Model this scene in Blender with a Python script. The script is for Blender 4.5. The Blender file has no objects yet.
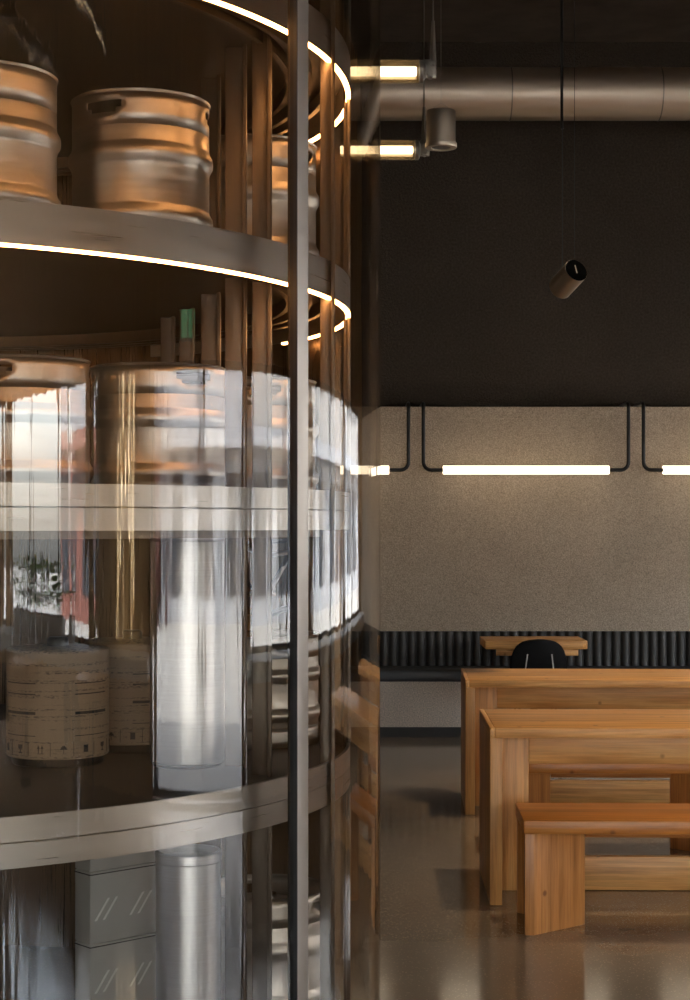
import bpy, bmesh, math, random
from mathutils import Vector, Matrix
random.seed(7)
C = bpy.context.scene.collection
PI = math.pi
F, HOR, ZC = 1700.0, 525.0, 1.607          # focal length in pixels, horizon row, eye height


def at(px, py, Y):
    return Vector(((px - 345) / F * Y, Y, ZC + (HOR - py) / F * Y))


# ------------------------------------------------------------------ materials
def new_mat(name):
    m = bpy.data.materials.new(name)
    m.use_nodes = True
    nt = m.node_tree
    nt.nodes.clear()
    out = nt.nodes.new('ShaderNodeOutputMaterial')
    return m, nt, out


def mapping(nt, scale, coord='Object'):
    tc = nt.nodes.new('ShaderNodeTexCoord')
    mp = nt.nodes.new('ShaderNodeMapping')
    mp.inputs['Scale'].default_value = scale
    nt.links.new(tc.outputs[coord], mp.inputs['Vector'])
    return mp.outputs['Vector']


def noise(nt, vec, scale, detail=4, rough=0.55):
    n = nt.nodes.new('ShaderNodeTexNoise')
    n.inputs['Scale'].default_value = scale
    n.inputs['Detail'].default_value = detail
    n.inputs['Roughness'].default_value = rough
    nt.links.new(vec, n.inputs['Vector'])
    return n.outputs['Fac']


def ramp(nt, fac, stops):
    r = nt.nodes.new('ShaderNodeValToRGB')
    e = r.color_ramp.elements
    while len(e) < len(stops):
        e.new(0.5)
    for i, (p, c) in enumerate(stops):
        e[i].position = p
        e[i].color = (*c, 1)
    nt.links.new(fac, r.inputs['Fac'])
    return r.outputs['Color']


def bsdf(nt, out, col=(.5, .5, .5), rough=.5, metal=0.0, spec=.5):
    b = nt.nodes.new('ShaderNodeBsdfPrincipled')
    b.inputs['Base Color'].default_value = (*col, 1)
    b.inputs['Roughness'].default_value = rough
    b.inputs['Metallic'].default_value = metal
    b.inputs['Specular IOR Level'].default_value = spec
    nt.links.new(b.outputs[0], out.inputs['Surface'])
    return b


def bump(nt, b, h, strength, dist=.01):
    n = nt.nodes.new('ShaderNodeBump')
    n.inputs['Strength'].default_value = strength
    n.inputs['Distance'].default_value = dist
    nt.links.new(h, n.inputs['Height'])
    nt.links.new(n.outputs[0], b.inputs['Normal'])


def plain(name, col, rough=.5, metal=0.0, spec=.5, var=.12, vs=9.0):
    m, nt, out = new_mat(name)
    b = bsdf(nt, out, col, rough, metal, spec)
    v = mapping(nt, (1, 1, 1))
    n = noise(nt, v, vs)
    c = ramp(nt, n, [(.3, tuple(x * (1 - var) for x in col)), (.7, tuple(min(1, x * (1 + var)) for x in col))])
    nt.links.new(c, b.inputs['Base Color'])
    return m


def roughcast(name, col, strength, scale=75, rough=.9):
    m, nt, out = new_mat(name)
    b = bsdf(nt, out, col, rough, 0, .25)
    v = mapping(nt, (1, 1, 1))
    n = noise(nt, v, scale, 5, .65)
    n2 = noise(nt, v, 1.6, 3)
    c1 = ramp(nt, n, [(.32, tuple(x * .58 for x in col)), (.68, tuple(x * 1.35 for x in col))])
    c2 = ramp(nt, n2, [(.3, (.9, .9, .9)), (.7, (1.08, 1.08, 1.08))])
    mx = nt.nodes.new('ShaderNodeMixRGB')
    mx.blend_type = 'MULTIPLY'
    mx.inputs['Fac'].default_value = 1
    nt.links.new(c1, mx.inputs[1])
    nt.links.new(c2, mx.inputs[2])
    nt.links.new(mx.outputs[0], b.inputs['Base Color'])
    bump(nt, b, n, strength, .012)
    return m


def wood(name, axis, dark, mid, light, rough=.42):
    m, nt, out = new_mat(name)
    b = bsdf(nt, out, mid, rough, 0, .4)
    s = [11, 11, 11]
    s[axis] = .7
    v = mapping(nt, tuple(s))
    n = noise(nt, v, 2.2, 6, .62)
    s2 = [60, 60, 60]
    s2[axis] = 2.0
    v2 = mapping(nt, tuple(s2))
    n2 = noise(nt, v2, 2.0, 3, .6)
    c1 = ramp(nt, n, [(.25, dark), (.5, mid), (.78, light)])
    c2 = ramp(nt, n2, [(.3, (.78, .76, .74)), (.6, (1.06, 1.06, 1.06))])
    # staves about 11 cm wide
    s3 = [.01, 9, 9] if axis == 0 else ([9, .01, 9] if axis == 1 else [9, 9, .01])
    v3 = mapping(nt, tuple(s3))
    vo = nt.nodes.new('ShaderNodeTexVoronoi')
    vo.inputs['Scale'].default_value = 1.0
    vo.distance = 'CHEBYCHEV'
    nt.links.new(v3, vo.inputs['Vector'])
    bw = nt.nodes.new('ShaderNodeRGBToBW')
    nt.links.new(vo.outputs['Color'], bw.inputs[0])
    c3 = ramp(nt, bw.outputs[0], [(.2, (.82, .8, .78)), (.8, (1.1, 1.1, 1.1))])
    cur = c1
    for c in (c2, c3):
        mx = nt.nodes.new('ShaderNodeMixRGB')
        mx.blend_type = 'MULTIPLY'
        mx.inputs['Fac'].default_value = 1
        nt.links.new(cur, mx.inputs[1])
        nt.links.new(c, mx.inputs[2])
        cur = mx.outputs[0]
    # knots
    kv = mapping(nt, (7, 7, 7))
    k = nt.nodes.new('ShaderNodeTexVoronoi')
    k.inputs['Scale'].default_value = 1.0
    nt.links.new(kv, k.inputs['Vector'])
    kc = ramp(nt, k.outputs['Distance'], [(.05, (.28, .2, .15)), (.11, (1, 1, 1))])
    mx = nt.nodes.new('ShaderNodeMixRGB')
    mx.blend_type = 'MULTIPLY'
    mx.inputs['Fac'].default_value = .8
    nt.links.new(cur, mx.inputs[1])
    nt.links.new(kc, mx.inputs[2])
    nt.links.new(mx.outputs[0], b.inputs['Base Color'])
    bump(nt, b, n2, .12, .004)
    return m


def steel(name, col, rough, stretch=(1, 1, 90), var=.1, bumpy=.03):
    m, nt, out = new_mat(name)
    b = bsdf(nt, out, col, rough, 1.0)
    v = mapping(nt, stretch)
    n = noise(nt, v, 3.0, 4, .6)
    c = ramp(nt, n, [(.3, tuple(x * (1 - var) for x in col)), (.7, tuple(min(1, x * (1 + var)) for x in col))])
    nt.links.new(c, b.inputs['Base Color'])
    r = ramp(nt, n, [(.3, (rough * .8,) * 3), (.7, (min(1, rough * 1.25),) * 3)])
    nt.links.new(r, b.inputs['Roughness'])
    if bumpy:
        bump(nt, b, n, bumpy, .004)
    return m


def emit(name, col, strength):
    m, nt, out = new_mat(name)
    e = nt.nodes.new('ShaderNodeEmission')
    e.inputs['Color'].default_value = (*col, 1)
    e.inputs['Strength'].default_value = strength
    nt.links.new(e.outputs[0], out.inputs['Surface'])
    return m


def glass(name, tint=(.96, .97, .97), wav=0.0, f0=.045, rough=.0, gain=1.0):
    """thin glazing: clear transmission plus a mirror layer that grows towards grazing view"""
    m, nt, out = new_mat(name)
    tr = nt.nodes.new('ShaderNodeBsdfTransparent')
    tr.inputs['Color'].default_value = (*tint, 1)
    gl = nt.nodes.new('ShaderNodeBsdfGlossy')
    gl.inputs['Roughness'].default_value = rough
    ge = nt.nodes.new('ShaderNodeNewGeometry')
    dp = nt.nodes.new('ShaderNodeVectorMath')
    dp.operation = 'DOT_PRODUCT'
    nt.links.new(ge.outputs['Normal'], dp.inputs[0])
    nt.links.new(ge.outputs['Incoming'], dp.inputs[1])

    def mth(op, a, b2=None):
        n = nt.nodes.new('ShaderNodeMath')
        n.operation = op
        for i, x in enumerate((a, b2)):
            if x is None:
                continue
            if isinstance(x, (int, float)):
                n.inputs[i].default_value = x
            else:
                nt.links.new(x, n.inputs[i])
        n.use_clamp = op in ('ADD', 'MULTIPLY')
        return n.outputs[0]
    a = mth('ABSOLUTE', dp.outputs['Value'])
    inv = mth('SUBTRACT', 1.0, a)
    p5 = mth('POWER', inv, 5.0)
    fac = mth('ADD', mth('MULTIPLY', p5, 1 - f0), f0)
    if gain != 1:
        fac = mth('MULTIPLY', fac, gain)
    if wav:
        v = mapping(nt, (22, 22, .6))
        n = noise(nt, v, 1.0, 3, .55)
        bp = nt.nodes.new('ShaderNodeBump')
        bp.inputs['Strength'].default_value = 1.0
        bp.inputs['Distance'].default_value = wav
        nt.links.new(n, bp.inputs['Height'])
        nt.links.new(bp.outputs[0], gl.inputs['Normal'])
    mx = nt.nodes.new('ShaderNodeMixShader')
    nt.links.new(fac, mx.inputs[0])
    nt.links.new(tr.outputs[0], mx.inputs[1])
    nt.links.new(gl.outputs[0], mx.inputs[2])
    nt.links.new(mx.outputs[0], out.inputs['Surface'])
    return m


def frosted(name, tint, tl, amount):
    m = glass(name, tint, 0, .05, .04)
    nt = m.node_tree
    out = [n for n in nt.nodes if n.type == 'OUTPUT_MATERIAL'][0]
    old = out.inputs['Surface'].links[0].from_socket
    t = nt.nodes.new('ShaderNodeBsdfTranslucent')
    t.inputs['Color'].default_value = (*tl, 1)
    mx = nt.nodes.new('ShaderNodeMixShader')
    mx.inputs[0].default_value = amount
    nt.links.new(old, mx.inputs[1])
    nt.links.new(t.outputs[0], mx.inputs[2])
    nt.links.new(mx.outputs[0], out.inputs['Surface'])
    return m


def floor_mat():
    m, nt, out = new_mat('polished_concrete')
    b = bsdf(nt, out, (.2, .17, .14), .24, 0, .85)
    v = mapping(nt, (1, 1, 1))
    n = noise(nt, v, 1.3, 5)
    c1 = ramp(nt, n, [(.3, (.185, .137, .088)), (.7, (.22, .166, .110))])
    vo = nt.nodes.new('ShaderNodeTexVoronoi')
    vo.inputs['Scale'].default_value = 70
    nt.links.new(v, vo.inputs['Vector'])
    c2 = ramp(nt, vo.outputs['Distance'], [(.12, (2.1, 2.0, 1.9)), (.24, (1, 1, 1))])
    vo2 = nt.nodes.new('ShaderNodeTexVoronoi')
    vo2.inputs['Scale'].default_value = 130
    nt.links.new(v, vo2.inputs['Vector'])
    c3 = ramp(nt, vo2.outputs['Distance'], [(.08, (.85, .85, .85)), (.25, (1, 1, 1))])
    cur = c1
    for c in (c2, c3):
        mx = nt.nodes.new('ShaderNodeMixRGB')
        mx.blend_type = 'MULTIPLY'
        mx.inputs['Fac'].default_value = .8
        nt.links.new(cur, mx.inputs[1])
        nt.links.new(c, mx.inputs[2])
        cur = mx.outputs[0]
    nt.links.new(cur, b.inputs['Base Color'])
    n3 = noise(nt, v, 5, 4)
    r = ramp(nt, n3, [(.3, (.10,) * 3), (.7, (.13,) * 3)])
    nt.links.new(r, b.inputs['Roughness'])
    return m


def leafy():
    m, nt, out = new_mat('leaf_green')
    d = nt.nodes.new('ShaderNodeBsdfDiffuse')
    t = nt.nodes.new('ShaderNodeBsdfTranslucent')
    c = ramp(nt, noise(nt, mapping(nt, (1, 1, 1)), 9), [(.3, (.05, .13, .025)), (.7, (.13, .28, .06))])
    nt.links.new(c, d.inputs['Color'])
    nt.links.new(c, t.inputs['Color'])
    mx = nt.nodes.new('ShaderNodeMixShader')
    mx.inputs[0].default_value = .4
    nt.links.new(d.outputs[0], mx.inputs[1])
    nt.links.new(t.outputs[0], mx.inputs[2])
    nt.links.new(mx.outputs[0], out.inputs['Surface'])
    return m


def printed(name, base, ink):
    """carton wrap with rows of small print"""
    m, nt, out = new_mat(name)
    b = bsdf(nt, out, base, .6, 0, .35)
    v = mapping(nt, (1, 1, 55))
    n = noise(nt, v, 2.0, 2)
    v2 = mapping(nt, (30, 30, 120))
    n2 = noise(nt, v2, 3.0, 2)
    a = ramp(nt, n, [(.55, (0, 0, 0)), (.6, (1, 1, 1))])
    d = ramp(nt, n2, [(.5, (0, 0, 0)), (.56, (1, 1, 1))])
    mu = nt.nodes.new('ShaderNodeMixRGB')
    mu.blend_type = 'MULTIPLY'
    mu.inputs['Fac'].default_value = 1
    nt.links.new(a, mu.inputs[1])
    nt.links.new(d, mu.inputs[2])
    mx = nt.nodes.new('ShaderNodeMixRGB')
    mx.inputs[1].default_value = (*base, 1)
    mx.inputs[2].default_value = (*ink, 1)
    nt.links.new(mu.outputs[0], mx.inputs['Fac'])
    nt.links.new(mx.outputs[0], b.inputs['Base Color'])
    return m


WD, WM, WL = (.36, .14, .034), (.64, .31, .088), (.82, .47, .17)
M = dict(
    floor=floor_mat(),
    plaster=roughcast('grey_roughcast', (.43, .345, .26), .7, 105),
    dark_plaster=roughcast('dark_roughcast', (.050, .037, .026), .8, 60),
    seat_plaster=roughcast('brightened_seat_roughcast', (.66, .56, .46), .7, 105),  # wall roughcast in a lighter colour, making up for light missing low down
    ceiling=plain('dark_brown_ceiling', (.075, .052, .034), .8, var=.3, vs=4),
    skirting=plain('dark_skirting', (.03, .026, .022), .5),
    side=plain('dark_side_wall', (.20, .135, .08), .7),
    tan=plain('tan_pier', (.72, .52, .30), .6),
    timber_wall=wood('timber_wall', 2, (.42, .22, .09), (.58, .34, .15), (.70, .45, .22), .6),
    concrete=plain('pale_concrete', (.55, .53, .49), .6),
    frame=plain('black_frame', (.02, .02, .02), .4),
    wood_x=wood('oak_along', 0, WD, WM, WL),
    wood_y=wood('oak_across', 1, WD, WM, WL),
    wood_z=wood('oak_upright', 2, WD, WM, WL),
    bench_x=wood('bench_along', 0, (.26, .085, .014), (.46, .165, .028), (.56, .23, .05), .35),
    bench_z=wood('bench_upright', 2, (.30, .11, .026), (.52, .22, .06), (.64, .31, .105), .4),
    steel=steel('brushed_steel', (.58, .56, .54), .36, (1, 1, 90), .08, .015),
    fascia=steel('shelf_steel', (.52, .49, .45), .33, (1, 1, 60), .012, 0),
    post=steel('post_steel', (.36, .325, .29), .45, (90, 90, 1), .05, 0),
    upright=steel('upright_steel', (.16, .132, .105), .40, (90, 90, 1), .05, 0),
    keg=steel('keg_steel', (.56, .51, .45), .38, (1, 1, 26), .08, .015),
    duct=steel('duct_metal', (.55, .455, .355), .48, (1, 12, 12), .06, 0),
    spot=steel('spot_metal', (.40, .34, .27), .42, (1, 1, 1), .05, 0),
    cap=steel('cap_metal', (.22, .20, .17), .45, (1, 1, 1), .05, 0),
    chrome=steel('chrome', (.75, .74, .72), .12, (1, 1, 1), .03, 0),
    brass=steel('brass', (.70, .45, .20), .25, (1, 1, 1), .08, 0),
    black=plain('black_paint', (.008, .008, .008), .4),
    shell=plain('black_shell', (.004, .004, .0045), .7, spec=.2),
    rod=plain('satin_rod', (.7, .69, .66), .4),
    rubber=plain('black_rubber', (.015, .015, .015), .5),
    ribs=plain('charcoal_upholstery', (.038, .034, .030), .5, var=.1),
    seat_hide=plain('slate_seat_upholstery', (.035, .037, .041), .42, var=.08),
    cooler_wall=steel('cooler_wall_steel', (.22, .155, .10), .30, (60, 60, 1), .12, 0),
    cooler_glass=glass('curved_glass', (.755, .73, .70), .0008, .105, .012, 1.0),
    glass_inner=glass('curved_glass_inner_face', (.99, .99, .985), 0, .0, 0, .0),
    plate=plain('shelf_plate_steel', (.06, .05, .042), .45),
    pane=glass('window_glass', (.98, .99, .99), 0, .04, 0),
    tube_glass=frosted('amber_lamp_glass', (.93, .86, .74), (1, .74, .42), .025),
    strip=emit('warm_strip', (1, .46, .155), 24),
    lamp=emit('warm_lamp', (1, .83, .60), 2.4),
    tube_lamp=emit('warm_tube', (1, .86, .64), 4),
    pier_lamp=emit('pier_lamp', (1, .80, .5), 9),
    sign=emit('green_sign', (.1, .8, .35), .6),
    wrap=printed('printed_carton_wrap', (.40, .29, .195), (.13, .10, .08)),
    carton=plain('mirrored_panel_box', (.42, .42, .41), .6, var=.06),  # grey of the boxes added for the mirrored panel
    ink=plain('dark_ink', (.02, .02, .02), .6),
    white_ink=plain('pale_ink', (.75, .75, .73), .6),
    disc=plain('black_lens', (.0015, .0015, .0015), .9, spec=0),
    leaf=leafy(),
    soil=plain('potting_soil', (.03, .02, .012), .9),
    paving=plain('street_paving', (.40, .385, .36), .8),
    render=plain('pale_render', (.26, .255, .25), .8),
    red=plain('red_shopfront', (.17, .06, .045), .5),
    slate=plain('grey_building', (.28, .29, .31), .7),
    dark_glass=plain('dark_window', (.03, .035, .045), .1),
)


# ------------------------------------------------------------------ mesh building
class MB:
    def __init__(self):
        self.bm = bmesh.new()

    def box(self, x0, x1, y0, y1, z0, z1, bev=0.0, mat=None, seg=2):
        b = bmesh.new()
        bmesh.ops.create_cube(b, size=1)
        for v in b.verts:
            v.co = Vector((x0 + (v.co.x + .5) * (x1 - x0), y0 + (v.co.y + .5) * (y1 - y0), z0 + (v.co.z + .5) * (z1 - z0)))
        if bev:
            bmesh.ops.bevel(b, geom=b.edges[:], offset=bev, segments=seg, affect='EDGES', profile=.5)
        return self._add(b, mat)

    def prism(self, pts, z0, z1, bev=0.0, mat=None):
        """plan polygon raised from z0 to z1"""
        b = bmesh.new()
        lo = [b.verts.new((x, y, z0)) for x, y in pts]
        hi = [b.verts.new((x, y, z1)) for x, y in pts]
        n = len(pts)
        b.faces.new(lo[::-1])
        b.faces.new(hi)
        for i in range(n):
            b.faces.new((lo[i], lo[(i + 1) % n], hi[(i + 1) % n], hi[i]))
        bmesh.ops.recalc_face_normals(b, faces=b.faces[:])
        if bev:
            bmesh.ops.bevel(b, geom=b.edges[:], offset=bev, segments=2, affect='EDGES', profile=.5)
        return self._add(b, mat)

    def tube(self, pts, r, seg=10, mat=None, cap=True):
        """round bar along a path"""
        b = bmesh.new()
        pts = [Vector(p) for p in pts]
        rings = []
        prev = None
        for i, p in enumerate(pts):
            t = (pts[min(i + 1, len(pts) - 1)] - pts[max(i - 1, 0)]).normalized()
            if prev is None:
                u = t.orthogonal().normalized()
            else:
                u = (prev - t * prev.dot(t)).normalized()
            prev = u
            w = t.cross(u)
            rr = r[i] if isinstance(r, (list, tuple)) else r
            rings.append([b.verts.new(p + (u * math.cos(a) + w * math.sin(a)) * rr) for a in [2 * PI * k / seg for k in range(seg)]])
        for a, c in zip(rings, rings[1:]):
            for k in range(seg):
                b.faces.new((a[k], a[(k + 1) % seg], c[(k + 1) % seg], c[k]))
        if cap:
            b.faces.new(rings[0][::-1])
            b.faces.new(rings[-1])
        bmesh.ops.recalc_face_normals(b, faces=b.faces[:])
        return self._add(b, mat)

    def lathe(self, prof, seg=64, a0=0.0, a1=2 * PI, closed=False, mat=None, mtx=None):
        """profile of (r, z) turned about the z axis; closed joins the last profile point to the first"""
        b = bmesh.new()
        full = abs(a1 - a0 - 2 * PI) < 1e-6
        n = seg if full else seg + 1
        cols = []
        for k in range(n):
            a = a0 + (a1 - a0) * k / seg
            cols.append([b.verts.new((r * math.cos(a), r * math.sin(a), z)) for r, z in prof])
        m = len(prof)
        for k in range(seg):
            c0, c1 = cols[k], cols[(k + 1) % n]
            for j in range(m if closed else m - 1):
                j2 = (j + 1) % m
                try:
                    b.faces.new((c0[j], c1[j], c1[j2], c0[j2]))
                except ValueError:
                    pass
        if closed and not full:
            b.faces.new(cols[0])
            b.faces.new(cols[-1][::-1])
        bmesh.ops.remove_doubles(b, verts=b.verts[:], dist=1e-5)
        bmesh.ops.recalc_face_normals(b, faces=b.faces[:])
        if mtx is not None:
            b.transform(mtx)
        return self._add(b, mat)

    def _add(self, b, mat=None):
        if mat is not None:
            for f in b.faces:
                f.material_index = mat
        me = bpy.data.meshes.new('t')
        b.to_mesh(me)
        b.free()
        self.bm.from_mesh(me)
        bpy.data.meshes.remove(me)
        return self

    def move(self, mtx):
        self.bm.transform(mtx)
        return self

    def build(self, name, mats, parent=None, loc=None, rz=0, smooth=True, sharp=35):
        me = bpy.data.meshes.new(name)
        self.bm.to_mesh(me)
        self.bm.free()
        for mm in (mats if isinstance(mats, (list, tuple)) else [mats]):
            me.materials.append(mm)
        if smooth:
            me.shade_smooth()
            me.set_sharp_from_angle(angle=math.radians(sharp))
        o = bpy.data.objects.new(name, me)
        C.objects.link(o)
        if parent is not None:
            o.parent = parent
        if loc is not None:
            o.location = loc
        o.rotation_euler.z = rz
        return o


def tag(o, label, cat, group=None, kind=None):
    o['label'] = label
    o['category'] = cat
    if group:
        o['group'] = group
    if kind:
        o['kind'] = kind
    return o


def thing(name, label, cat, loc=(0, 0, 0), rz=0, group=None):
    o = bpy.data.objects.new(name, None)
    o.empty_display_size = .1
    C.objects.link(o)
    o.location = loc
    o.rotation_euler = (0, 0, rz)
    return tag(o, label, cat, group)


def struct(o):
    o['kind'] = 'structure'
    return o


def copy_thing(root, label, loc, rz=None, scale=None, group=None):
    r = root.copy()
    C.objects.link(r)
    r.location = loc
    if rz is not None:
        r.rotation_euler.z = rz
    if scale:
        r.scale = scale
    r['label'] = label
    if group:
        r['group'] = group
    for ch in list(root.children):
        c = ch.copy()
        C.objects.link(c)
        c.parent = r
        for g in ch.children:
            d = g.copy()
            C.objects.link(d)
            d.parent = c
    return r


# ------------------------------------------------------------------ the room
XL, XR, YF, YB, ZT = -3.2, 5.5, -6.5, 13.35, 5.40
LEDGE_Z = 2.53
struct(MB().box(XL - .3, XR + .3, YF - .3, YB + .4, -.12, 0).build('floor', M['floor'], smooth=False))
struct(MB().box(XL - .3, XR + .3, YF - .3, YB + .4, ZT, ZT + .2).build('ceiling', M['ceiling'], smooth=False))
struct(MB().box(XL, XR, YB, YB + .25, 0, ZT).build('wall_back', M['dark_plaster'], smooth=False))
struct(MB().box(XL, XR, YB - .10, YB, 0, LEDGE_Z, .006).build('wall_back_lower', M['plaster'], smooth=False))
struct(MB().box(XL, XR, YB - .108, YB - .10, LEDGE_Z - .095, LEDGE_Z - .002, .003).build('trim_1', M['plaster'], smooth=False))
struct(MB().box(XL - .25, XL, YF, YB, 0, ZT).build('wall_left', M['side'], smooth=False))
FX0, FX1, FZ0, FZ1 = -2.9, 5.2, .12, 3.0                          # unseen glazed front, added behind the camera for more daylight
w = MB()
w.box(XL, FX0, YF - .25, YF, 0, ZT)
w.box(FX1, XR, YF - .25, YF, 0, ZT)
w.box(FX0, FX1, YF - .25, YF, 0, FZ0)
w.box(FX0, FX1, YF - .25, YF, FZ1, ZT)
struct(w.build('wall_front', M['side'], smooth=False))


def portal(loc, sx, sy, rot):
    L = bpy.data.lights.new('daylight_portal', 'AREA')
    L.shape = 'RECTANGLE'
    L.size, L.size_y = sx, sy
    L.cycles.is_portal = True
    lo = bpy.data.objects.new('daylight_portal', L)
    C.objects.link(lo)
    lo.location = loc
    lo.rotation_euler = rot


wn, pn = MB(), MB()
nb, tb = 5, .06
stp = (FX1 - FX0 - tb) / nb
for k in range(nb + 1):
    wn.box(FX0 + k * stp, FX0 + k * stp + tb, YF - .16, YF - .1, FZ0, FZ1)
for k in range(nb):
    x0, x1 = FX0 + k * stp + tb, FX0 + (k + 1) * stp
    for z in (FZ0, 2.6, FZ1 - tb):
        wn.box(x0, x1, YF - .16, YF - .1, z, z + tb)
    pn.box(x0, x1, YF - .135, YF - .127, FZ0 + tb, 2.6)
    pn.box(x0, x1, YF - .135, YF - .127, 2.6 + tb, FZ1 - tb)
wo = struct(wn.build('window_7', M['frame'], smooth=False))
pn.build('window_pane', M['pane'], wo, smooth=False)
portal(((FX0 + FX1) / 2, YF - .2, (FZ0 + FZ1) / 2), FX1 - FX0, FZ1 - FZ0, (PI / 2, 0, 0))

# right wall with its row of windows; openings (y0, y1)
SILL, HEAD = .84, 2.56
opens = [(-5.6, -3.2), (-2.9, .35), (2.25, 4.9), (5.1, 7.6), (7.8, 10.3), (10.5, 12.9)]
w = MB()
w.box(XR, XR + .25, YF, YB, HEAD, ZT)
w.box(XR, XR + .25, YF, opens[2][0], 0, SILL)
w.box(XR, XR + .25, opens[2][1], YB, 0, SILL)
edges = [YF] + [e for o_ in opens for e in o_] + [YB]
for i in range(0, len(edges), 2):
    w.box(XR, XR + .25, edges[i], edges[i + 1], SILL, HEAD)
struct(w.build('wall_right', M['timber_wall'], smooth=False))
struct(MB().box(XR - .02, XR - .001, .36, 2.24, SILL + .03, HEAD + .02).build('trim_2', M['tan'], smooth=False))
for nm, y0, y1 in (('trim_3', YF + .1, opens[2][0] - .03), ('trim_4', opens[2][1] + .03, YB - .12)):
    struct(MB().box(XR - .62, XR - .001, y0, y1, SILL - .10, SILL + .02, .012).build(nm, M['concrete'], smooth=False))
for i, (a, b_) in enumerate(opens):
    wn = MB()
    t = .05
    sl = .012 if i == 2 else SILL                              # the third reaches down to the floor
    wn.box(XR + .08, XR + .14, a, b_, sl, sl + t)
    wn.box(XR + .08, XR + .14, a, b_, HEAD - t, HEAD)
    n_m = 2 if b_ - a < 3 else 3
    for k in range(n_m + 1):
        y = a + (b_ - a - t) * k / n_m
        wn.box(XR + .08, XR + .14, y, y + t, sl + t, HEAD - t)
    wo = struct(wn.build('window_%d' % (i + 1), M['frame'], smooth=False))
    pn = MB()
    for k in range(n_m):
        y0 = a + (b_ - a - t) * k / n_m + t
        y1 = a + (b_ - a - t) * (k + 1) / n_m
        pn.box(XR + .105, XR + .113, y0, y1, sl + t, HEAD - t)
    pn.build('window_pane', M['pane'], wo, smooth=False)
    portal((XR + .2, (a + b_) / 2, (sl + HEAD) / 2), b_ - a, HEAD - sl, (PI / 2, 0, PI / 2))

# two vertical lamps on the tan pier
for k, (y, lab) in enumerate([(1.36, 'slim vertical wall lamp on tan pier, the one nearer the planter'), (1.62, 'slim vertical wall lamp on tan pier, the one nearer the cooler')]):
    t_ = thing('wall_lamp', lab, 'wall lamp', (XR - .022, y, SILL + .06), group='vertical lamps on the tan pier')
    for zz in (0, 1.6):
        MB().box(-.05, .0, -.006, .006, zz, zz + .02).build('holder', M['black'], t_, smooth=False)
    MB().box(-.05, -.03, -.012, .012, .0205, 1.5995, .004).build('lamp_tube', M['pier_lamp'], t_)
# green sign above the second window
t_ = thing('exit_sign', 'small green lit sign on wall above the windows', 'sign', (XR - .001, 3.2, 2.76))
MB().box(-.05, 0, -.17, .17, -.1, .1, .008).build('sign_box', M['black'], t_)
MB().box(-.054, -.049, -.15, .15, -.08, .08).build('lit_face', M['sign'], t_, smooth=False)

# ------------------------------------------------------------------ banquette along the back wall
BX0, BX1 = -2.9, 5.1
BY = 12.88                                                       # front of its base
t_ = thing('banquette', 'long wall banquette with ribbed charcoal backrest and slate seat', 'banquette', (0, BY, 0))
MB().box(BX0, BX1, .0, YB - .10 - BY - .002, .075, .42, .004).build('base', M['seat_plaster'], t_, smooth=False)
MB().box(BX0, BX1, .012, YB - .10 - BY - .002, 0, .075).build('plinth', M['skirting'], t_, smooth=False)
s = MB().box(BX0, BX1, -.03, YB - .10 - BY - .002, .421, .515, .022, seg=3)
s.build('seat', M['seat_hide'], t_)
rb = MB()
yb = YB - .10 - BY - .003
n_ribs = int((BX1 - BX0) / .072)
prof = []
rb.box(BX0, BX1, yb - .05, yb, .516, .78)
for k in range(n_ribs):
    x = BX0 + .036 + k * .072
    pts = [(x + .0335 * math.cos(a), yb - .05 - .036 * math.sin(a)) for a in [PI * j / 8 for j in range(9)]]
    rb.prism(pts, .516, .783)
rb.build('backrest', M['ribs'], t_, sharp=50)
struct(MB().box(XL, BX0 - .01, YB - .115, YB - .1, 0, .075).build('baseboard_back', M['skirting'], smooth=False))

# ------------------------------------------------------------------ duct
DY, DZ, DR = 12.4, 4.75, .19
t_ = thing('ventilation_duct', 'large round grey metal air duct running under the ceiling', 'duct', (0, DY, DZ))
seams = [XL + .01 + .02, (510 - 345) / F * DY - 2 * 1.087, (510 - 345) / F * DY - 1.087, (510 - 345) / F * DY, (659 - 345) / F * DY, (659 - 345) / F * DY + 1.087, XR - .02]
for a, b_ in zip(seams, seams[1:]):
    MB().lathe([(DR, a + .004), (DR, b_ - .004)], 72, mtx=Matrix.Rotation(PI / 2, 4, 'Y')).build('duct_section', M['duct'], t_)
for x in seams[1:-1]:
    MB().lathe([(DR - .004, x - .006), (DR + .003, x - .004), (DR + .003, x + .004), (DR - .004, x + .006)], 72, mtx=Matrix.Rotation(PI / 2, 4, 'Y')).build('joint_band', M['cap'], t_)
for x in (-1.9, 3.4):
    hg = MB().tube([(x, 0, DR), (x, 0, ZT - DZ - .001)], .006)
    hg.build('hanger', M['black'], t_)

# ------------------------------------------------------------------ wall lamps
LY = 12.98
p0 = at(424, 403, LY)
p1 = at(424, 470, LY)
leg_z = p0.z


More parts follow.
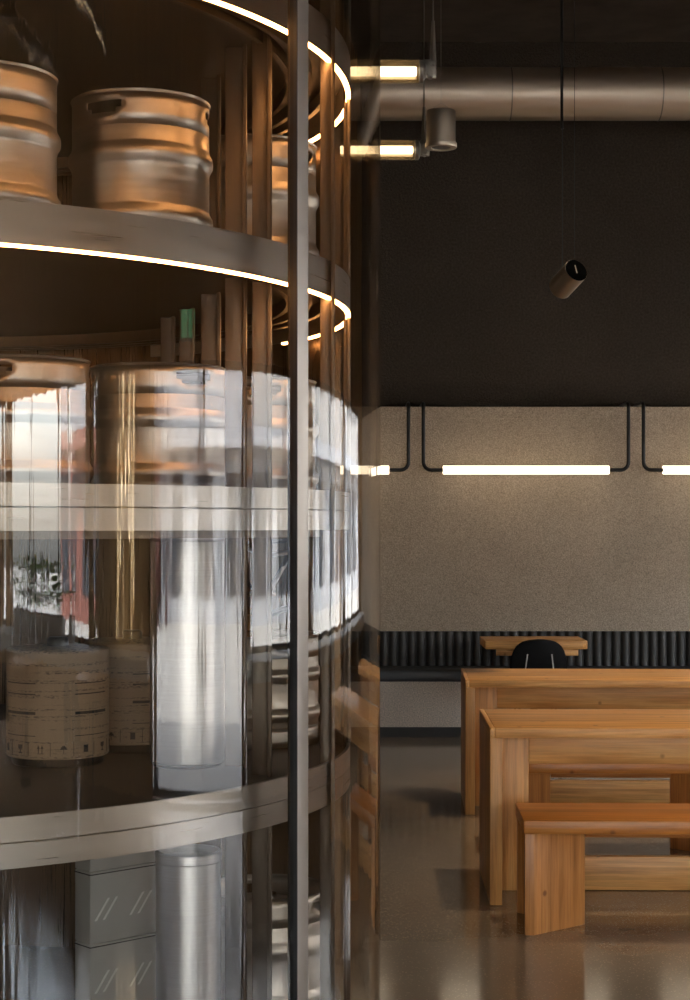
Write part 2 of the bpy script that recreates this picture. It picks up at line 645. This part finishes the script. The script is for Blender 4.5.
def wall_lamp(px_c, label):
    cxw = (px_c - 345) / F * LY
    h = (609 - 443) / 2 / F * LY
    arm = (628 - 423) / 2 / F * LY
    zb = p1.z
    t_ = thing('linear_wall_lamp', label, 'wall lamp', (cxw, LY, zb), group='linear lamps on the grey wall')
    MB().tube([(-h, 0, 0), (h, 0, 0)], .033, 20).build('light_tube', M['lamp'], t_)
    for s_ in (-1, 1):
        pts = [(s_ * h, 0, 0), (s_ * (arm - .06), 0, 0)]
        for j in range(1, 6):
            a = PI / 2 * j / 6
            pts.append((s_ * (arm - .06 + .06 * math.sin(a)), 0, .06 - .06 * math.cos(a)))
        pts += [(s_ * arm, 0, .06), (s_ * arm, 0, leg_z - zb - .05)]
        for j in range(1, 6):
            a = PI / 2 * j / 6
            pts.append((s_ * arm, .05 - .05 * math.cos(a), leg_z - zb - .05 + .05 * math.sin(a)))
        pts += [(s_ * arm, .05, leg_z - zb), (s_ * arm, YB - LY - .001, leg_z - zb)]
        MB().tube(pts, .0145, 12).build('bracket', M['black'], t_)
    return t_


wl = wall_lamp(526, 'lit linear wall lamp on black brackets, whole in view above the ribbed backrest')
copy_thing(wl, 'lit linear wall lamp partly cut off at the right picture edge', ((746 - 345) / F * LY, LY, p1.z))
copy_thing(wl, 'lit linear wall lamp whose end shows beside the curved glass', ((306 - 345) / F * LY, LY, p1.z))

# ------------------------------------------------------------------ hanging tube lamps
def tube_pendant(px_end, py, Y, dpx, label, px_cable, src=None):
    L = 1.55
    p = at(px_end, py, Y)
    r = dpx / 2 / F * Y
    t_ = thing('tube_pendant', label, 'pendant lamp', p, group='glass tube pendants')
    MB().lathe([(r, -L), (r, 0), (r - .004, 0), (r - .004, -L)], 40, closed=True, mtx=Matrix.Rotation(PI / 2, 4, 'Y')).build('glass_tube', M['tube_glass'], t_)
    MB().box(-L + .01, -.01, -.018, .018, -.0185, .0185, .007).build('lamp_bar', M['tube_lamp'], t_)
    MB().box(-L + .01, -.01, .019, .024, -.03, .03).build('bar_holder', M['spot'], t_, smooth=False)
    for e, s_ in ((0, 1), (-L, -1)):
        cp = MB().lathe([(0, 0), (r * .98, 0), (r * .98, .018), (r * .5, .03), (0, .03)], 32, mtx=Matrix.Translation((e, 0, 0)) @ Matrix.Rotation(s_ * PI / 2, 4, 'Y'))
        cp.box(e + s_ * .022 if s_ > 0 else e - .075, e + .075 if s_ > 0 else e - .022, -.012, .012, -.03, .05, .003)
        cp.tube([(e + s_ * .05, -.03, -.018), (e + s_ * .05, .03, -.018)], .012)
        cp.tube([(e + s_ * .06, -.025, .03), (e + s_ * .06, .025, .03)], .01)
        cp.build('end_cap', M['cap'], t_)
        xx = e + s_ * (px_cable - px_end) / F * Y
        cb = MB().tube([(xx, 0, .03), (xx, 0, .22)], [.016, .007], 8)
        cb.tube([(xx, 0, .2), (xx, 0, ZT - p.z - .001)], .0035, 6)
        cb.build('cable', M['cap'], t_)
    return t_


tube_pendant(419, 71.5, 7.4, 23, 'upper lit glass tube pendant, hanging above the nearer table', 433)
tube_pendant(415, 150, 8.75, 20, 'lower lit glass tube pendant, ending beside the small round spotlight', 424)

tp = [o for o in C.objects if o.name == 'tube_pendant'][0]
copy_thing(tp, 'glass tube pendant mirrored as the longer bright line in the curved glass', (2.4, 2.35, tp.location.z))
copy_thing(tp, 'glass tube pendant mirrored as the shorter bright line in the curved glass', (2.3, 1.45, tp.location.z))

# ------------------------------------------------------------------ spotlights
Y = 8.3
p = at(441, 130, Y)
t_ = thing('can_spotlight', 'round grey can spotlight pointing down beside the glass tube pendants', 'spotlight', p)
k = Y / F
MB().lathe([(0, 21 * k), (14.2 * k, 19 * k), (14.6 * k, 17.5 * k), (14.6 * k, -13 * k)], 48).build('can_body', M['spot'], t_)
MB().lathe([(14.4 * k, -13 * k), (15.8 * k, -13.5 * k), (16 * k, -17 * k), (15.5 * k, -18 * k), (10 * k, -18 * k), (9.5 * k, -13.5 * k), (0, -13.5 * k)], 48).build('rim', M['spot'], t_)
MB().lathe([(0, -13.7 * k), (9.3 * k, -13.7 * k), (9.3 * k, -17.5 * k), (0, -17.5 * k)], 32).build('lens', M['black'], t_)
wr = MB().tube([(-12 * k, 0, 19 * k), (0, 0, 27 * k)], .0015, 6).tube([(12 * k, 0, 19 * k), (0, 0, 27 * k)], .0015, 6)
wr.tube([(0, 0, 27 * k), (0, 0, ZT - p.z - .001)], .0012, 6)
wr.build('suspension_wire', M['spot'], t_)

Y = 10.0
pf, pr_ = at(577, 269.5, Y), at(558, 290, Y)
ax = Vector((pf.x - pr_.x, -.24, pf.z - pr_.z)).normalized()
mid = (pf + pr_) / 2
t_ = thing('tilted_spotlight', 'tilted cylinder spotlight with black end hanging on two cables', 'spotlight', mid)
rot = ax.to_track_quat('Z', 'Y').to_matrix().to_4x4()
hl = ((pf - pr_).length / 2 + .02)
rr = 12.3 / F * Y
MB().lathe([(0, -hl), (rr * .9, -hl), (rr, -hl + .008), (rr, hl), (rr - .003, hl + .0005), (rr - .004, hl - .008)], 40, mtx=rot).build('cylinder_body', M['spot'], t_)
MB().lathe([(rr - .0006, hl + .0008), (rr - .003, hl + .0018), (0, hl + .0018)], 40, mtx=rot).build('end_disc', M['disc'], t_)
MB().box(-.004, .004, -.0015, .0015, -.035, .02).move(rot @ Matrix.Translation((0, 0, hl + .001)) @ Matrix.Rotation(PI / 2, 4, 'X')).build('slot_mark', M['cap'], t_)
ca = at(562.5, 282, Y) - mid
cb_ = at(574.5, 258, Y) - mid
MB().tube([(ca.x, 0, ca.z), (ca.x, 0, ca.z + .9)], .003, 6).tube([(ca.x, 0, ca.z + .9), (ca.x - .004, 0, ca.z + .93), (ca.x - .004, 0, ZT - mid.z - .001)], .009, 8).build('power_cable', M['black'], t_)
MB().tube([(cb_.x, 0, cb_.z), (cb_.x, 0, ZT - mid.z - .001)], .002, 6).build('suspension_wire', M['rubber'], t_)

# ------------------------------------------------------------------ tables and benches
def long_table(label, x0, y0, depth=.745, length=2.6):
    t_ = thing('communal_table', label, 'table', (x0, y0, 0), group='long oak tables')
    MB().box(.022, length - .022, 0, depth, .708, .75, .003).build('tabletop', M['wood_x'], t_)
    for s_, xa in ((0, 0), (1, length)):
        e0, e1 = (xa, xa + .0215) if s_ == 0 else (xa - .0215, xa)
        MB().box(e0, e1, 0, depth, .708, .75, .003).build('end_strip', M['wood_y'], t_)
        a, b_ = (xa, xa + .052) if s_ == 0 else (xa - .052, xa)
        MB().box(a, b_, .004, depth - .004, 0, .7075, .003).build('end_panel', M['wood_z'], t_)
        a, b_ = (xa + .053, xa + .19) if s_ == 0 else (xa - .19, xa - .053)
        MB().box(a, b_, .30, .345, 0, .7075, .003).build('inner_post', M['wood_z'], t_)
    MB().box(.191, length - .191, .305, .34, .557, .7075, .003).build('apron', M['wood_x'], t_)
    MB().box(.191, length - .191, .305, .34, 0.002, .15, .003).build('stretcher', M['wood_x'], t_)
    return t_


T1 = long_table('nearer long oak table, behind the front bench', .612, 7.176)
T1.rotation_euler.z = math.radians(-1.1)
T2 = copy_thing(T1, 'farther long oak table, on the banquette side of the other', (.667, 9.418, 0), math.radians(-2.0))


def bench(label, x0, y0):
    D, L = .43, 1.12
    t_ = thing('bench', label, 'bench', (x0, y0, 0), group='oak benches')
    MB().box(0, L, 0, D, .398, .452, .006).build('seat', M['bench_x'], t_)
    MB().box(.2635, L - .2635, .19, .24, .352, .3975, .002).build('added_rail', M['bench_x'], t_)  # added piece, covers the bright gap where shadow belongs
    for s_ in (0, 1):
        X = (lambda v: v) if s_ == 0 else (lambda v: L - v)
        for q in (0, 1):
            Yq = (lambda v: v) if q == 0 else (lambda v: D - v)
            pts = [(X(.006), Yq(.01)), (X(.042), Yq(.01)), (X(.262), Yq(.20)), (X(.262), Yq(.2145)), (X(.225), Yq(.2145)), (X(.006), Yq(.033))]
            MB().prism(pts, 0, .3975, .0025).build('leg_plank', M['bench_z'], t_)
    return t_


B1 = bench('front oak bench, nearest of all the wooden furniture', .698, 6.645)
B1.rotation_euler.z = math.radians(-1.4)
B2 = copy_thing(B1, 'oak bench standing between the two long tables', (.755, 8.265, 0))

# small table at the banquette
def small_table(label, loc, rz=0):
    t_ = thing('small_table', label, 'table', loc, rz, 'small oak cafe tables')
    MB().prism([(-.38, -.27), (.325, -.27), (.365, -.23), (.365, .27), (-.38, .27)], .705, .765, .004).build('tabletop', M['wood_x'], t_)
    MB().prism([(-.30, -.22), (.30, -.22), (.26, .22), (-.26, .22)], .655, .7045, .004).build('apron', M['wood_x'], t_)
    MB().tube([(0, 0, .02), (0, 0, .645)], .03, 20).build('pedestal', M['black'], t_)
    MB().lathe([(0, 0), (.22, 0), (.22, .008), (.05, .022), (0, .022)], 40).build('base', M['black'], t_)
    return t_


ST = small_table('small oak table at the banquette behind the black chair', (1.40, 12.6, 0))
copy_thing(ST, 'small oak table by the street windows, on the planter side', (4.5, -1.15, 0), PI / 2)
copy_thing(ST, 'small oak table by the street windows in front of the tan pier', (4.5, .95, 0), PI / 2)


# black shell chair
def shell_chair(label, loc, rz=0):
    """seat front towards +y; back towards the camera at rz = 0"""
    t_ = thing('shell_chair', label, 'chair', loc, rz, 'black shell chairs')
    bm = bmesh.new()
    prof = [(-.235, .785), (-.232, .74), (-.222, .66), (-.208, .58), (-.19, .51), (-.16, .465), (-.11, .447), (-.02, .443), (.08, .447), (.16, .452), (.205, .44)]
    wid = [.10, .165, .198, .205, .20, .196, .20, .212, .22, .214, .19]
    rows = []
    for (y, z), wd in zip(prof, wid):
        row = []
        for j in range(11):
            u = -1 + 2 * j / 10
            dip = .03 * (abs(u) ** 2.2)
            if z > .5:
                row.append(bm.verts.new((u * wd, y + dip, z - .02 * max(0, (z - .74) / .045) * u * u)))
            else:
                row.append(bm.verts.new((u * wd, y, z + dip * .6)))
        rows.append(row)
    for a, b_ in zip(rows, rows[1:]):
        for j in range(10):
            bm.faces.new((a[j], a[j + 1], b_[j + 1], b_[j]))
    mb = MB()
    mb.bm.free()
    mb.bm = bm
    o = mb.build('shell', M['shell'], t_, sharp=80)
    sm = o.modifiers.new('thick', 'SOLIDIFY')
    sm.thickness = .011
    sb = o.modifiers.new('sub', 'SUBSURF')
    sb.levels = sb.render_levels = 1
    for sx in (-1, 1):
        MB().tube([(sx * .10, .10, .43), (sx * .19, .20, 0)], .009, 10).build('leg', M['chrome'], t_)
        MB().tube([(sx * .10, -.10, .43), (sx * .19, -.24, 0)], .009, 10).build('leg', M['chrome'], t_)
        MB().tube([(sx * .085, -.262, .68), (sx * .098, -.25, .58), (sx * .115, -.22, .49), (sx * .10, -.10, .425)], .0045, 8).build('back_rod', M['rod'], t_)
    return t_


CH = shell_chair('black shell chair with chrome rods tucked at the small banquette table', (1.365, 12.18, 0))
CH.scale = (1, 1, 1.03)
copy_thing(CH, 'black shell chair at the window table on the planter side', (3.85, -1.15, 0), -PI / 2)
copy_thing(CH, 'black shell chair at the window table in front of the tan pier', (3.85, .95, 0), -PI / 2)

# planter on the window sill (seen mirrored in the glass)
t_ = thing('window_planter', 'long planter of green plants on the street window sill', 'planter', (XR - .2, -1.3, SILL + .021))
MB().box(-.1, .1, -1.0, 1.0, 0, .16, .006).build('trough', M['concrete'], t_)
MB().box(-.085, .085, -.98, .98, .155, .166).build('soil', M['soil'], t_, smooth=False)
lf = MB()
b2 = lf.bm
for k in range(420):
    base = Vector((random.uniform(-.07, .07), random.uniform(-.95, .95), .16))
    hgt = random.uniform(.04, .34)
    tip = base + Vector((random.uniform(-.12, .12), random.uniform(-.12, .12), hgt))
    d = Vector((random.uniform(-1, 1), random.uniform(-1, 1), random.uniform(-.1, .7))).normalized()
    s_ = d.cross(Vector((0, 0, 1))).normalized()
    ln, wd = random.uniform(.09, .18), random.uniform(.025, .05)
    v = [b2.verts.new(q) for q in (tip, tip + d * ln * .5 + s_ * wd, tip + d * ln + Vector((0, 0, -.02)), tip + d * ln * .5 - s_ * wd)]
    b2.faces.new(v)
lo_ = lf.build('foliage', M['leaf'], t_, smooth=False)
lo_['kind'] = 'stuff'

# ------------------------------------------------------------------ the keg cooler
CX, CY, RS = -1.435, 5.0, 1.45
RG = RS + .089
G0, GM0, GM1, G1 = map(math.radians, (-182, -31.25, -30.75, 25))


def arc(r0, r1, z0, z1, a0, a1, seg):
    return MB().lathe([(r0, z0), (r1, z0), (r1, z1), (r0, z1)], seg, a0, a1, closed=True)


def glass_arc(a0, a1, seg):
    mb = arc(RG - .012, RG, .03, ZT - .03, a0, a1, seg)
    for f in mb.bm.faces:
        c = f.calc_center_median()
        f.material_index = 0 if math.hypot(c.x, c.y) > RG - .003 else 1
    return mb.build('glass_panel', [M['cooler_glass'], M['glass_inner']], cool, sharp=30)


cool = thing('keg_cooler', 'round glass walled keg cold room with steel frame post', 'cold room', (CX, CY, 0))
glass_arc(G0, GM0, 150)
glass_arc(GM1, G1, 60)
am = (GM0 + GM1) / 2
pm = Matrix.Rotation(am, 4, 'Z') @ Matrix.Translation((RG, 0, 0))
MB().box(-.002, .010, -.019, .032, .032, ZT - .032, .0015).move(pm).build('frame_post', M['post'], cool)
MB().box(-.012, .0105, -.0215, -.0192, .032, ZT - .032).move(pm).build('gasket', M['rubber'], cool, smooth=False)
MB().box(-.020, -.0125, -.018, .030, .032, ZT - .032, .0015).move(pm).build('inner_post', M['rubber'], cool)
arc(RG - .02, RG + .008, 0, .03, G0, G1, 190).build('floor_track', M['post'], cool)
arc(RG - .02, RG + .008, ZT - .03, ZT, G0, G1, 190).build('head_track', M['post'], cool)
struct(arc(RG - .03, RG + .03, 0.001, ZT - .001, G1 + .004, math.radians(177.5), 120).move(Matrix.Translation((CX, CY, 0))).build('wall_cooler', M['cooler_wall']))

rack = thing('keg_rack', 'steel rack of round shelves with warm lights inside the glass', 'rack', (CX, CY, 0))
# shelf: (fascia bottom, fascia top, plate z, lit, two bands)
SH = [(2.87, 2.97, 2.96, True, False), (2.225, 2.322, 2.312, True, False), (1.594, 1.700, 1.625, False, True), (.852, .966, .930, False, True)]
for zb, zt, zp, lit, two in SH:
    sf = MB()
    A0, A1 = math.radians(-178), math.radians(60)
    if two:
        zm = (zb + zt) / 2
        sf.lathe([(RS - .01, zb), (RS, zb), (RS, zm - .002), (RS - .004, zm), (RS - .01, zm)], 160, A0, A1, closed=True)
        sf.lathe([(RS - .01, zm), (RS - .004, zm), (RS, zm + .002), (RS, zt), (RS - .01, zt)], 160, A0, A1, closed=True)
    else:
        sf.lathe([(RS - .01, zb), (RS, zb), (RS, zt), (RS - .01, zt)], 160, A0, A1, closed=True)
    shelf = sf.build('shelf', M['fascia'], rack, sharp=25)
    MB().lathe([(0, zp - .012), (RS - .012, zp - .012), (RS - .012, zp), (0, zp)], 160).build('shelf_plate', M['plate'], shelf, sharp=25)
    for j in range(3):
        r = RS - .06 - .06 * j
        MB().lathe([(r - .008, zp - .05), (r + .008, zp - .05), (r + .008, zp - .0125), (r - .008, zp - .0125)], 160, closed=True).build('shelf_rib', M['upright'], shelf)
    if lit:
        MB().lathe([(RS - .012, zb - .0065), (RS + .001, zb - .0065), (RS + .001, zb - .0005), (RS - .012, zb - .0005)], 160, A0, math.radians(32), closed=True).build('light_strip', M['strip'], shelf, sharp=25)
for px, Y, wpx in ((262, 4.60, 20), (236, 4.77, 22), (211, 5.10, 20), (187, 5.46, 16), (168, 5.68, 15), (327.5, 4.62, 15), (347, 5.05, 7)):
    w_ = wpx / F * Y
    X = (px - 345) / F * Y - CX
    u = MB().box(X - w_ / 2, X + w_ / 2 - .011, Y - CY, Y - CY + .008, 0, 3.9, .0015)
    u.box(X + w_ / 2 - .011, X + w_ / 2, Y - CY - .035, Y - CY + .008, 0, 3.9, .0015)
    u.build('upright', M['upright'], rack)


# ---- kegs
KR, KH = .203, .425
def make_keg(label, loc, rz):
    t_ = thing('beer_keg', label, 'keg', loc, rz, 'steel beer kegs')
    R = KR
    body = [(0, .05), (.15, .05), (.185, .062), (.192, .08)]
    def rib(z):
        return [(.192, z - .03), (.194, z - .022), (R - .001, z - .010), (R, z), (R - .001, z + .010), (.194, z + .022), (.192, z + .03)]
    body += rib(.125) + rib(.275) + [(.192, .335), (.188, .350), (.172, .366), (.12, .378), (0, .384)]
    MB().lathe(body, 72).build('body', M['keg'], t_, sharp=60)
    # top rim, with three hand slots
    def slotted(name, z0, z1, slots):
        b = bmesh.new()
        zs = [z0, z0 + (z1 - z0) * .36, z0 + (z1 - z0) * .5, z0 + (z1 - z0) * .72, z1]
        n = 72
        rows = [[b.verts.new((.192 * math.cos(2 * PI * k / n), .192 * math.sin(2 * PI * k / n), z)) for k in range(n)] for z in zs]
        for i in range(4):
            for k in range(n):
                hole = False
                if slots:
                    q = k % 24
                    hole = (i == 2 and q < 7) or (i == 1 and 1 <= q < 6)
                if not hole:
                    b.faces.new((rows[i][k], rows[i][(k + 1) % n], rows[i + 1][(k + 1) % n], rows[i + 1][k]))
        bmesh.ops.recalc_face_normals(b, faces=b.faces[:])
        mb = MB()
        mb.bm.free()
        mb.bm = b
        o = mb.build(name, M['keg'], t_, sharp=60)
        so = o.modifiers.new('thick', 'SOLIDIFY')
        so.thickness = .006
        so.offset = -1
        return o
    slotted('top_rim', .340, KH - .004, True)
    slotted('base_rim', .004, .078, False)
    MB().lathe([(.186, KH - .008), (.194, KH - .007), (.196, KH - .002), (.193, KH), (.187, KH), (.185, KH - .003)], 72, closed=True).build('rim_bead', M['keg'], t_)
    MB().lathe([(.0, .383), (.036, .383), (.036, .405), (.024, .405), (.022, .397), (0, .397)], 32).build('valve', M['chrome'], t_)
    return t_


Z1, Z2, Z3 = 2.3125, 1.6255, .9305
K = make_keg('steel keg on the upper lit shelf, wholly in view with a hand slot showing', (-.575, 4.79, Z1 + .03), math.radians(226))
K.location.z = Z1
K.scale = (1, 1, 1.125)
copy_thing(K, 'steel keg on the upper lit shelf, cut by the left picture edge', (-.957, 4.50, Z1), .3)
copy_thing(K, 'steel keg on the upper lit shelf, half hidden behind the flat uprights', (-.283, 5.33, Z1), 1.2)
copy_thing(K, 'steel keg on the middle shelf just left of the flat uprights', (-.539, 4.90, Z2), .9, (1, 1, 1.02))
copy_thing(K, 'steel keg on the middle shelf at the left picture edge', (-.897, 4.68, Z2), 2.1, (1, 1, 1.02))
copy_thing(K, 'steel keg on the middle shelf behind the flat uprights', (-.285, 5.36, Z2), .4, (1, 1, 1.02))
KC = copy_thing(K, 'steel keg on the lowest shelf with a brass tap coupler on top', (-.275, 5.30, Z3), .8, (1, 1, .80))
copy_thing(K, 'dark open rimmed steel keg on the floor behind the frame post', (-.254, 5.40, 0.001), 1.5, (1, 1, 1.08))

# coupler and hoses on the keg of the lowest shelf
cz = Z3 + .80 * .405 + .0005
t_ = thing('keg_coupler', 'brass keg coupler with black hoses on the lowest shelf keg', 'tap coupler', (-.275, 5.30, cz))
MB().lathe([(0, 0), (.045, 0), (.045, .02), (.03, .025), (.03, .07), (.04, .075), (.04, .09), (.02, .1), (.02, .13), (0, .13)], 32).build('coupler_body', M['brass'], t_)
MB().tube([(0, 0, .06), (.08, -.05, .09), (.12, -.08, .1)], [.01, .009, .012], 10).build('lever', M['black'], t_)
MB().lathe([(.0, .131), (.06, .131), (.062, .137), (.06, .143), (0, .143)], 32).build('brass_disc', M['brass'], t_)
for j, (dx, dy) in enumerate(((.03, -.02), (-.02, .03), (.05, .02))):
    pts = []
    for i in range(22):
        u = i / 21
        pts.append((dx * (1 - u) + .10 * math.sin(PI * u) * (1 if j != 1 else -1) - .03 * u, dy + .06 * math.sin(2 * PI * u + j), .13 + .05 * math.sin(PI * u * 1.5) + .2 * u + .02 * j))
    MB().tube(pts, .007, 8).build('hose', M['rubber'] if j else M['steel'], t_)

# ---- carton-wrapped kegs
def wrap_keg(label, loc, rz):
    t_ = thing('carton_keg', label, 'keg', loc, rz, 'kegs in printed carton wraps')
    r = .145
    MB().lathe([(0, .025), (r - .004, .025), (r, .029), (r, .322), (r - .003, .326), (r - .02, .330), (0, .332)], 72).build('carton_wrap', M['wrap'], t_)
    MB().lathe([(0, 0), (r - .02, 0), (r - .015, .004), (r - .012, .0245), (0, .0245)], 72).build('foot', M['black'], t_)
    MB().lathe([(0, .3325), (.03, .3325), (.03, .352), (.024, .358), (0, .358)], 32).build('cap', M['black'], t_)
    mk = MB()
    n = 14
    for k in range(n):
        a = 2 * PI * k / n
        kind = k % 4
        hh = .024
        shapes = {0: [(-.4, .4, .55, 1), (-.25, .25, .45, .55), (-.07, .07, .1, .45), (-.3, .3, 0, .1)],
                  1: [(c + a0, c + a1, v0, v1) for c in (-.28, .28) for a0, a1, v0, v1 in ((-.05, .05, .1, .6), (-.2, .2, .6, .7), (-.12, .12, .7, .85), (-.05, .05, .85, 1))] + [(-.5, .5, 0, .06)],
                  2: [(-.5, .5, .5, .62), (-.4, .4, .62, .78), (-.22, .22, .78, .92), (-.04, .04, 0, .5)],
                  3: [(-.38, .38, .08, .92)]}[kind]
        for (u0, u1, v0, v1) in shapes:
            mk.lathe([(r + .0002, .042 + v0 * hh), (r + .0012, .042 + v0 * hh), (r + .0012, .042 + v1 * hh), (r + .0002, .042 + v1 * hh)], 4, a + u0 * .13, a + u1 * .13, closed=True)
        mk.lathe([(r + .0002, .035), (r + .001, .035), (r + .001, .073), (r + .0002, .073)], 1, a + .19, a + .2, closed=True)
    for zz, tt in ((.15, .008), (.205, .003), (.235, .003), (.09, .002)):
        for q in range(4):
            a = q * PI / 2
            mk.lathe([(r + .0002, zz), (r + .001, zz), (r + .001, zz + tt), (r + .0002, zz + tt)], 12, a, a + .8, closed=True)
    mk.build('printed_marks', M['ink'], t_)
    return t_


W = wrap_keg('keg in brown printed carton wrap on the lowest shelf, the nearer one', (-.819, 4.85, Z3), .5)
copy_thing(W, 'keg in brown printed carton wrap, the one behind on the lowest shelf', (-.645, 5.16, Z3), 1.7)

# ---- tall steel cylinders
def steel_vessel(label, loc, r, h):
    t_ = thing('steel_cylinder', label, 'cylinder', loc, 0, 'plain tall steel cylinders')
    MB().lathe([(0, .008), (r - .006, .008), (r, .014), (r, h - .03)], 64).build('body', M['steel'], t_)
    MB().lathe([(r, h - .0298), (r + .003, h - .026), (r + .003, h - .004), (r, h), (r - .008, h), (r - .008, h - .02), (0, h - .012)], 64).build('lid', M['steel'], t_)
    MB().lathe([(0, 0), (r - .01, 0), (r - .004, .0078), (0, .0078)], 64).build('foot_ring', M['black'], t_)
    return t_


steel_vessel('tall plain brushed steel cylinder on the lowest shelf', (-.445, 4.80, Z3), .105, .66)
steel_vessel('tall plain brushed steel cylinder standing on the floor under the shelf', (-.437, 4.74, 0.001), .09, .70)

# ---- stacked grey boxes, added in place of a panel mirrored in the glass
zc_ = 0.001
for k, lab in enumerate(('lowest grey box standing in for the mirrored panel', 'second grey box up, standing in for the mirrored panel', 'third grey box up with slanted double strokes, standing in for the mirrored panel', 'topmost grey box standing in for the mirrored panel')):
    t_ = thing('mirrored_panel_box', lab, 'carton', (-.705, 4.98, zc_), math.radians(42), 'grey boxes standing in for a mirrored panel')
    MB().box(-.115, .115, -.10, -.02, 0, .205, .003).build('box_body', M['carton'], t_)
    MB().box(-.116, .116, -.101, -.019, .196, .199).build('panel_line', M['ink'], t_, smooth=False)
    mk = MB()
    for x in (-.075, .045):
        for d in (0, .028):
            mk.prism([(x + d - .004, -.001), (x + d + .004, -.001), (x + d + .004, 0), (x + d - .004, 0)], -.03, .03)
            mk.bm.verts.ensure_lookup_table()
            for v in mk.bm.verts[-8:]:
                v.co.x += v.co.z * .75
    for v in mk.bm.verts:
        v.co.z += .095
        v.co.y += -.1003
    mk.build('printed_strokes', M['white_ink'], t_, smooth=False)
    zc_ += .2065

# ------------------------------------------------------------------ the street outside
struct(MB().box(-40, 46, -45, YF - .31, -.25, -.1).build('street_front', M['paving'], smooth=False))
struct(MB().box(XR + .31, 46, YF - .3, 45, -.25, -.1).build('street', M['paving'], smooth=False))


def building(label, x, y0, y1, h, m_wall, m_shop, nwin):
    t_ = thing('street_building', label, 'building', (x, y0, -.1), group='buildings across the street')
    MB().box(0, 8, 0, y1 - y0, 3.4, h).build('upper_wall', m_wall, t_, smooth=False)
    MB().box(0, 8, 0, y1 - y0, 0, 3.39).build('shopfront', m_shop, t_, smooth=False)
    MB().box(-.9, 0, .3, y1 - y0 - .3, 3.0, 3.15, .03).build('awning', m_shop, t_)
    n = nwin
    wdt = (y1 - y0) / n
    for k in range(n):
        MB().box(-.06, .1, k * wdt + wdt * .2, (k + 1) * wdt - wdt * .2, .5, 2.6).build('shop_window', M['dark_glass'], t_, smooth=False)
        MB().box(-.06, .1, k * wdt + wdt * .3, (k + 1) * wdt - wdt * .3, 4.4, 6.4).build('window', M['dark_glass'], t_, smooth=False)
    return t_


building('pale rendered building across the street', 24, 8.2, 62, 15, M['render'], M['slate'], 14)  # height and length stretched to block bright sky from the glass
building('grey building across the street beside the red shop', 25, -2, 8, 10, M['slate'], M['slate'], 3)
building('building with a red shopfront across the street', 22, -12, -2.2, 9, M['slate'], M['red'], 5)

# ------------------------------------------------------------------ light, camera, view
wd = bpy.data.worlds.new('sky')
bpy.context.scene.world = wd
wd.use_nodes = True
nt = wd.node_tree
nt.nodes.clear()
o_ = nt.nodes.new('ShaderNodeOutputWorld')
bg = nt.nodes.new('ShaderNodeBackground')
sk = nt.nodes.new('ShaderNodeTexSky')
sk.sky_type = 'NISHITA'
sk.sun_disc = False
sk.sun_elevation = math.radians(48)
sk.sun_rotation = math.radians(-90)
sk.air_density = 1.0
sk.dust_density = 3.0
sk.ozone_density = .6
hs = nt.nodes.new('ShaderNodeHueSaturation')
hs.inputs['Saturation'].default_value = .35
nt.links.new(sk.outputs[0], hs.inputs['Color'])
nt.links.new(hs.outputs[0], bg.inputs['Color'])
bg.inputs['Strength'].default_value = 1.8
nt.links.new(bg.outputs[0], o_.inputs['Surface'])

# unseen spots added under the ceiling to brighten the tabletops
for x, y in ((1.9, 7.75), (1.9, 9.9), (3.6, 8.6)):
    D = bpy.data.lights.new('table_fill_spot', 'SPOT')
    D.energy = 290
    D.color = (1, .80, .58)
    D.spot_size = math.radians(46)
    D.spot_blend = .8
    D.shadow_soft_size = .06
    do = bpy.data.objects.new('table_fill_spot', D)
    C.objects.link(do)
    do.location = (x, y, ZT - .08)

SL = bpy.data.lights.new('sun', 'SUN')
SL.energy = 10
SL.angle = .01
SL.color = (1, .95, .88)
so = bpy.data.objects.new('sun', SL)
C.objects.link(so)
so.rotation_euler = Vector((1, .25, -1.25)).to_track_quat('-Z', 'Y').to_euler()

cam = bpy.data.cameras.new('camera')
cam.sensor_fit = 'AUTO'
cam.sensor_width = 36
cam.lens = 36 * F / 1000
cam.shift_y = (HOR - 500) / 1000
cam.clip_end = 200
co = bpy.data.objects.new('camera', cam)
C.objects.link(co)
co.location = (0, 0, ZC)
co.rotation_euler = (PI / 2, 0, 0)
sc = bpy.context.scene
sc.camera = co
vs = sc.view_settings
vs.view_transform = 'Standard'
vs.look = 'None'
vs.gamma = 1
vs.use_curve_mapping = False
vs.exposure = 0.7
cy = sc.cycles
cy.use_denoising = True
cy.max_bounces = 12
cy.diffuse_bounces = 5
cy.glossy_bounces = 8
cy.transparent_max_bounces = 24
cy.sample_clamp_indirect = 6
cy.caustics_refractive = False
